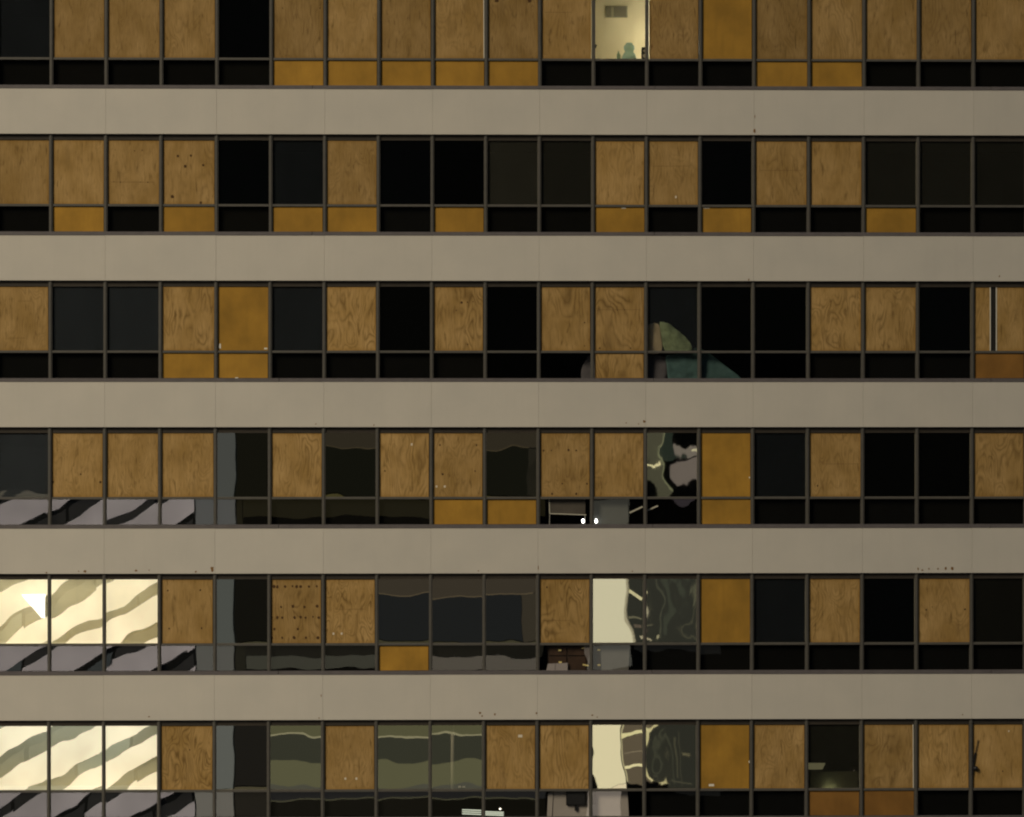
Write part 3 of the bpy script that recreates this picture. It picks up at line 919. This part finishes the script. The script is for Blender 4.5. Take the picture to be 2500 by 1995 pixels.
def drape(pts, mat, name, d=0.02):
    """a draped sheet from rows of points (px, py, y)"""
    m = MB()
    nc = len(pts[0])
    for row in pts:
        for px, py, y in row:
            m.v.append(tuple(at(px, py, y) - tp.location))
    for i in range(len(pts) - 1):
        for j in range(nc - 1):
            m.f.append((i * nc + j, (i + 1) * nc + j, (i + 1) * nc + j + 1, i * nc + j + 1))
    o = m.build(name, mat, tp, smooth=True)
    sb = o.modifiers.new("fine", 'SUBSURF')
    sb.levels = sb.render_levels = 3
    tx = bpy.data.textures.new("rumple", 'CLOUDS')
    tx.noise_scale = 0.22
    dp = o.modifiers.new("rumple", 'DISPLACE')
    dp.texture = tx
    dp.strength = 0.07
    dp.mid_level = 0.5
    so = o.modifiers.new("thick", 'SOLIDIFY')
    so.thickness = d
    return o


drape([[(1608, 784, 0.24), (1620, 786, 0.21), (1632, 790, 0.23), (1640, 795, 0.27)],
       [(1612, 805, 0.22), (1632, 806, 0.185), (1655, 812, 0.20), (1675, 822, 0.24)],
       [(1616, 830, 0.20), (1644, 832, 0.17), (1672, 838, 0.19), (1692, 846, 0.23)],
       [(1621, 864, 0.19), (1652, 862, 0.16), (1678, 860, 0.18), (1688, 858, 0.22)]],
      mat_plain("green_tarp", (0.34, 0.43, 0.28), 0.7, 0.2, 0.3, 6), "green_cover")
drape([[(1568, 796, 0.28), (1590, 790, 0.26), (1610, 786, 0.25)],
       [(1560, 825, 0.26), (1590, 822, 0.24), (1613, 815, 0.235)],
       [(1556, 864, 0.25), (1592, 864, 0.225), (1622, 866, 0.21)]],
      mat_plain("beige_tarp", (0.66, 0.56, 0.42), 0.8, 0.1, 0.12, 3), "beige_cover")
drape([[(1622, 866, 0.30), (1650, 866, 0.28), (1690, 850, 0.30), (1712, 846, 0.34)],
       [(1626, 882, 0.27), (1672, 880, 0.25), (1715, 868, 0.28), (1752, 878, 0.32)],
       [(1629, 905, 0.24), (1682, 904, 0.22), (1738, 898, 0.25), (1790, 908, 0.30)],
       [(1630, 940, 0.22), (1692, 940, 0.19), (1760, 938, 0.22), (1830, 936, 0.28)]],
      mat_plain("teal_tarp", (0.040, 0.078, 0.078), 0.7, 0.2, 0.3, 4), "teal_cover")
drape([[(1424, 885, 0.42), (1450, 850, 0.40), (1530, 866, 0.36), (1630, 866, 0.33)],
       [(1418, 905, 0.38), (1450, 890, 0.36), (1540, 885, 0.32), (1632, 885, 0.29)],
       [(1418, 940, 0.36), (1455, 940, 0.33), (1550, 940, 0.28), (1634, 940, 0.25)]],
      mat_plain("slate_tarp", (0.075, 0.07, 0.078), 0.8, 0.1, 0.12, 3), "slate_cover")
tag(tp, "heap of green, beige and teal tarpaulin behind the glass of the third row", "tarpaulin")

# ------------------------------------------------------------------ things behind the low panes
def flat(name, pts, y, mat, label, cat, d=0.03, group=None):
    c = at(sum(p[0] for p in pts) / len(pts), sum(p[1] for p in pts) / len(pts), y)
    poly = [((at(px, py, y) - c).x, (at(px, py, y) - c).z) for px, py in pts]
    o = MB().prism(poly, 0, d).build(name, mat, None, c, bevel=0.003)
    return tag(o, label, cat, group)


# fourth row: a white-framed grey screen, two bulbs, slanting tubes
scr = empty("display_board", at(1390, 1236, 0.2))
ox = scr.location
P = lambda px, py, y: at(px, py, y - 0.30) - ox
a0, a1 = P(1341, 1218, 0.5), P(1429, 1254, 0.5)
MB().box(a0.x, a1.x, 0, 0.03, a1.z, a0.z + 0.5).build("board", mat_plain("screen_grey", (0.085, 0.075, 0.066), 0.7, 0.2), scr)
MB().bar(P(1340, 1200, 0.49), P(1342, 1254, 0.49), 0.012).build("frame_edge", M["trim"], scr)
MB().bar(P(1342, 1254, 0.49), P(1431, 1257, 0.49), 0.012).build("frame_edge", M["trim"], scr)
MB().bar(P(1342, 1256, 0.51), P(1341, 1290, 0.51), 0.008).build("leg", M["grey"], scr)
MB().bar(P(1428, 1256, 0.51), P(1428, 1290, 0.51), 0.008).build("leg", M["grey"], scr)
tag(scr, "white-edged grey board behind a low pane left of the two bright bulbs", "board")
flat("partition_panel", [(1449, 1290), (1536, 1290), (1531, 1214), (1448, 1214)], 0.26, mat_plain("partition_grey", (0.075, 0.078, 0.074), 0.8, 0.2, 0.1, 3),
     "dull grey panel behind a low pane right of the two bright bulbs", "panel")
glow = mat_emit("bulb_glow", (1.0, 0.97, 0.9), 9.0)
for px, lab in ((1423.5, "bright bulb hanging under the white-edged board, left of a mullion"), (1455.5, "bright bulb in front of the dull grey panel, right of a mullion")):
    b = empty("light_bulb", at(px, 1272, 0.17))
    MB().lathe([(0.004, -0.058), (0.028, -0.03), (0.036, 0.0), (0.026, 0.032), (0.012, 0.052)], 14).build("bulb", glow, b, smooth=True)
    MB().lathe([(0.013, 0.053), (0.013, 0.085)], 10).build("socket", M["black"], b)
    tag(b, lab, "bulb", "pair of bright bulbs behind the fourth row")
for p0, p1, lab in (((1537, 1252), (1569, 1237), "pale slanting rod behind the low pane beside the dull grey panel"),
                    ((1579, 1247), (1606, 1235), "pale slanting rod behind the low pane under the mirrored swirls")):
    a, b = at(*p0, 0.18), at(*p1, 0.18)
    c = (a + b) / 2
    o = MB().bar(a - c, b - c, 0.019).build("slanting_rod", M["trim"], None, c)
    tag(o, lab, "rod", "pale slanting rods behind the fourth row")

# fifth row: chest of drawers and two boxes
ch = empty("drawer_chest", at(1402, 1640, 0.25))
ox2 = ch.location
Q = lambda px, py, y: at(px, py, y - 0.40) - ox2
wood = mat_plain("dark_wood", (0.026, 0.017, 0.012), 0.5, 0.3, 0.25, 5)
wood2 = mat_plain("dark_wood_front", (0.046, 0.026, 0.017), 0.5, 0.3, 0.25, 5)
p0, p1 = Q(1338, 1655, 0.65), Q(1467, 1574, 0.65)
MB().box(p0.x, p1.x, 0.0, 0.45, p0.z, p1.z).build("carcass", wood, ch)
for xa2, xb2 in ((1341, 1383), (1386, 1430), (1433, 1465)):
    for ya2, yb2 in ((1577, 1600), (1603, 1640)):
        q0, q1 = Q(xa2, yb2, 0.64), Q(xb2, ya2, 0.64)
        dr = MB().box(q0.x, q1.x, -0.025, -0.001, q0.z, q1.z).build("drawer", wood2, ch, bevel=0.004)
gold = mat_plain("brass_pull", (0.75, 0.62, 0.26), 0.3, 0.6, 0.05)
for px, py in ((1367, 1588), (1368, 1617), (1424, 1582), (1462, 1587), (1462, 1624)):
    q = Q(px, py, 0.60)
    MB().box(q.x - 0.04, q.x + 0.04, -0.03, 0.0, q.z - 0.02, q.z + 0.02).build("handle", gold, ch, (0, -0.03, 0), bevel=0.006)
q = Q(1430, 1624, 0.60)
MB().bar((q.x - 0.075, -0.06, q.z + 0.015), (q.x + 0.07, -0.06, q.z - 0.012), 0.017).build("handle", gold, ch)
tag(ch, "dark brown chest of drawers with brass handles behind the fifth row glass", "chest of drawers")
boxm = mat_plain("pale_card", (0.30, 0.27, 0.275), 0.8, 0.1, 0.05, 5)
for pts, lab in (([(1332, 1645), (1354, 1645), (1356, 1620), (1338, 1621)], "pale box leaning before the chest, nearer the mullion"),
                 ([(1355, 1645), (1386, 1645), (1386, 1619), (1357, 1620)], "pale upright box before the chest, under a brass handle")):
    flat("storage_box", pts, 0.145, boxm, lab, "box", 0.06, "pale boxes before the chest of drawers")
flat("padded_screen", [(1426, 1575), (1449, 1570), (1449, 1640), (1437, 1618), (1427, 1597)], 0.15, mat_plain("pad_grey", (0.16, 0.145, 0.15), 0.8, 0.1),
     "grey rounded pad hanging over the chest of drawers", "pad", 0.05)
flat("grey_screen", [(1469, 1650), (1534, 1650), (1538, 1570), (1466, 1570)], 0.22, mat_plain("screen_cloth", (0.125, 0.122, 0.116), 0.8, 0.1, 0.1, 3),
     "plain grey screen behind the low pane beside the chest of drawers", "screen", 0.04)

# bottom row: white boards, a monitor, light fittings
wb = mat_plain("white_board", (0.33, 0.30, 0.285), 0.6, 0.2, 0.05, 3)
flat("white_board", [(1335, 2004), (1347, 2004), (1351, 1933), (1338, 1936)], 0.22, wb, "narrow white board edge beside the black monitor, bottom row", "board")
flat("white_board", [(1349, 2004), (1536, 2004), (1532, 1926), (1352, 1932)], 0.24, wb, "broad white board behind the black monitor, bottom row", "board")
mon = empty("monitor", at(1406, 1948, 0.16))
w2, h2 = 0.25, 0.19
MB().box(-w2, w2, 0, 0.05, -h2, h2).build("casing", M["black"], mon, bevel=0.008)
MB().box(-w2 + 0.03, w2 - 0.03, -0.004, -0.0005, -h2 + 0.03, h2 - 0.03).build("screen", mat_plain("screen_black", (0.02, 0.02, 0.022), 0.25, 0.4), mon)
MB().box(-0.03, 0.03, 0.02, 0.05, -h2 - 0.14, -h2 - 0.001).build("stand", M["black"], mon)
tag(mon, "black monitor in front of the white board, bottom row", "monitor")
flat("dark_folder", [(1441, 1965), (1455, 1965), (1456, 1932), (1443, 1930)], 0.18, M["black"], "dark folder standing behind a mullion beside the monitor", "folder", 0.03)
tube = mat_emit("tube_glow", (0.95, 1.0, 0.78), 0.75)
for x0_, y0_, x1_, y1_, lab in ((1127, 1976, 1176, 1990, "light fitting with pale bars at the foot of the ninth window"),
                                (1180, 1981, 1231, 1992, "light fitting with pale bars at the foot of the tenth window")):
    cx_, cy_ = (x0_ + x1_) / 2, (y0_ + y1_) / 2
    f = empty("light_fitting", at(cx_, cy_, 0.5))
    hw = (x1_ - x0_) / 2 * 0.0104
    hh = (y1_ - y0_) / 2 * 0.0104
    MB().box(-hw, hw, 0.01, 0.05, -hh, hh).build("housing", M["head"], f)
    for i in (-0.7, 0.0, 0.7):
        MB().bar((-hw * 0.95, -0.002, hh * i + 0.012), (hw * 0.95, -0.002, hh * i - 0.008), 0.0125).build("tube", tube, f)
    tag(f, lab, "light", "light fittings behind the bottom row")
sp = empty("spot_lamp", at(1221, 1975, 0.45))
MB().lathe([(0.01, -0.02), (0.03, 0.0), (0.012, 0.02)], 12).build("bulb", mat_emit("spot_glow", (1.0, 0.9, 0.7), 4.0), sp, smooth=True)
MB().bar((0.0, 0.0, 0.021), (0.05, 0.03, 0.06), 0.009).build("arm", M["black"], sp)
tag(sp, "tiny bright spot lamp above the pale light bars, bottom row", "lamp")

# bottom row: pipe in the ninth window, two bright dots on the transom
pp = empty("pipe", at(1105, 1923, 0.35))
hgt = row_z(5)[5] - row_z(5)[2] - 0.06
MB().lathe([(0.048, 0), (0.048, hgt)], 16).build("tube", mat_plain("pipe_grey", (0.50, 0.48, 0.42), 0.5, 0.3), pp, (0, 0, -0.06), smooth=True)
MB().box(-0.05, 0.0, -0.065, -0.05, hgt - 0.40, hgt - 0.17).build("bracket", M["black"], pp, bevel=0.01)
tag(pp, "grey upright pipe behind the green mirrored bands, bottom row", "pipe")

# bottom row: dim room with a ceiling light; divider and hidden bulb added for its glow
r = 5
zb, l0, l1, u0, u1, zt = row_z(r)
xa_, xb_ = mx(15, r), mx(16, r)
olive = mat_plain("olive_wall", (0.10, 0.10, 0.065), 0.85, 0.1)
MB().box(xa_ - 0.6, xb_ + 0.6, 2.6, 2.65, l1, zt + 0.118).build("room_wall", olive, bld)
for xx in (xa_ - 0.64, xb_ + 0.6):
    MB().box(xx, xx + 0.04, 0.2, 2.65, l1, zt + 0.118).build("partition", olive, bld)
pan = at(1993, 1871, 1.7)
lp = MB().prism([(-0.22, -0.085), (0.16, -0.085), (0.24, 0.085), (-0.22, 0.085)], 0, 0.03).build(
    "ceiling_light", mat_emit("panel_glow", (1.0, 0.92, 0.50), 0.17), None, pan)
tag(lp, "dim yellowish light fitting in the dark room, fourth window from the right, bottom row", "light")
dv = empty("room_divider", (at(2035, 1900, 0.95).x, 0.95, l1 - 0.4))  # screen added to catch the glow at the foot of the pane
MB().box(-0.62, 0.62, 0, 0.04, 0.0, 0.80).build("screen", mat_plain("divider_olive", (0.055, 0.055, 0.036), 0.85, 0.1), dv)
for xx in (-0.6, 0.55):
    MB().box(xx, xx + 0.05, -0.15, -0.001, 0.0, 0.04).build("foot", M["black"], dv)
tag(dv, "low olive divider with a soft pool of light, fourth window from the right, bottom row", "divider")
dl = empty("hidden_lamp", (at(2028, 1900, 0.86).x, 0.83, l1 - 0.4))  # bulb added out of sight to throw that glow
MB().lathe([(0.05, 0.0), (0.05, 0.01), (0.008, 0.015), (0.008, 0.30)], 12).build("stand", M["black"], dl)
MB().lathe([(0.02, 0.301), (0.04, 0.33), (0.02, 0.35)], 14).build("bulb", mat_emit("hidden_glow", (1.0, 0.98, 0.62), 150.0), dl)
tag(dl, "low hidden lamp lighting the olive divider in the bottom row", "lamp")
cb = empty("wall_box", at(2085, 1881, 1.2))
MB().box(-0.1, 0.1, 0, 0.1, -0.05, 0.05).build("body", M["black"], cb, bevel=0.008)
MB().box(-0.02, 0.02, -0.012, -0.001, -0.02, 0.02).build("knob", M["grey"], cb)
tag(cb, "small black box at the side of the dim bottom row room", "box")

# dark rod with a knob on the last board of the bottom row
ro = empty("dark_rod", at(2381, 1878, 0.07))
ox3 = ro.location
R_ = lambda px, py, y: at(px, py, y) - ox3
m = MB()
pts = [(2373, 1893, 0.030), (2376, 1868, 0.022), (2381, 1838, 0.014), (2388, 1806, 0.004)]
for (pa, pb) in zip(pts[:-1], pts[1:]):
    m.bar(R_(pa[0], pa[1], 0.07), R_(pb[0], pb[1], 0.07), (pa[2] + pb[2]) / 2 * 0.8)
m.build("rod", M["black"], ro)
kb_ = R_(2382, 1876, 0.05)
MB().lathe([(0.02, -0.055), (0.055, -0.03), (0.062, 0.0), (0.055, 0.03), (0.02, 0.055)], 12, tuple(kb_)).build("knob", M["black"], ro, smooth=True)
tag(ro, "thin dark rod with a knob at the edge of the bottom row's last board", "rod")

# two white scraps on the transom of the pipe window
for px, lab in ((1122, "small white scrap on the ledge just right of the grey pipe, bottom row"),
                (1132, "small white scrap on the ledge, second from the grey pipe, bottom row")):
    c = at(px, 1921, 0.2)
    o = MB().prism([(-0.04, -0.018), (0.036, -0.02), (0.042, 0.006), (0.01, 0.02), (-0.03, 0.014)], 0, 0.05).build("white_scrap", M["foam"], None, c)
    tag(o, lab, "scrap", "white scraps beside the pipe")
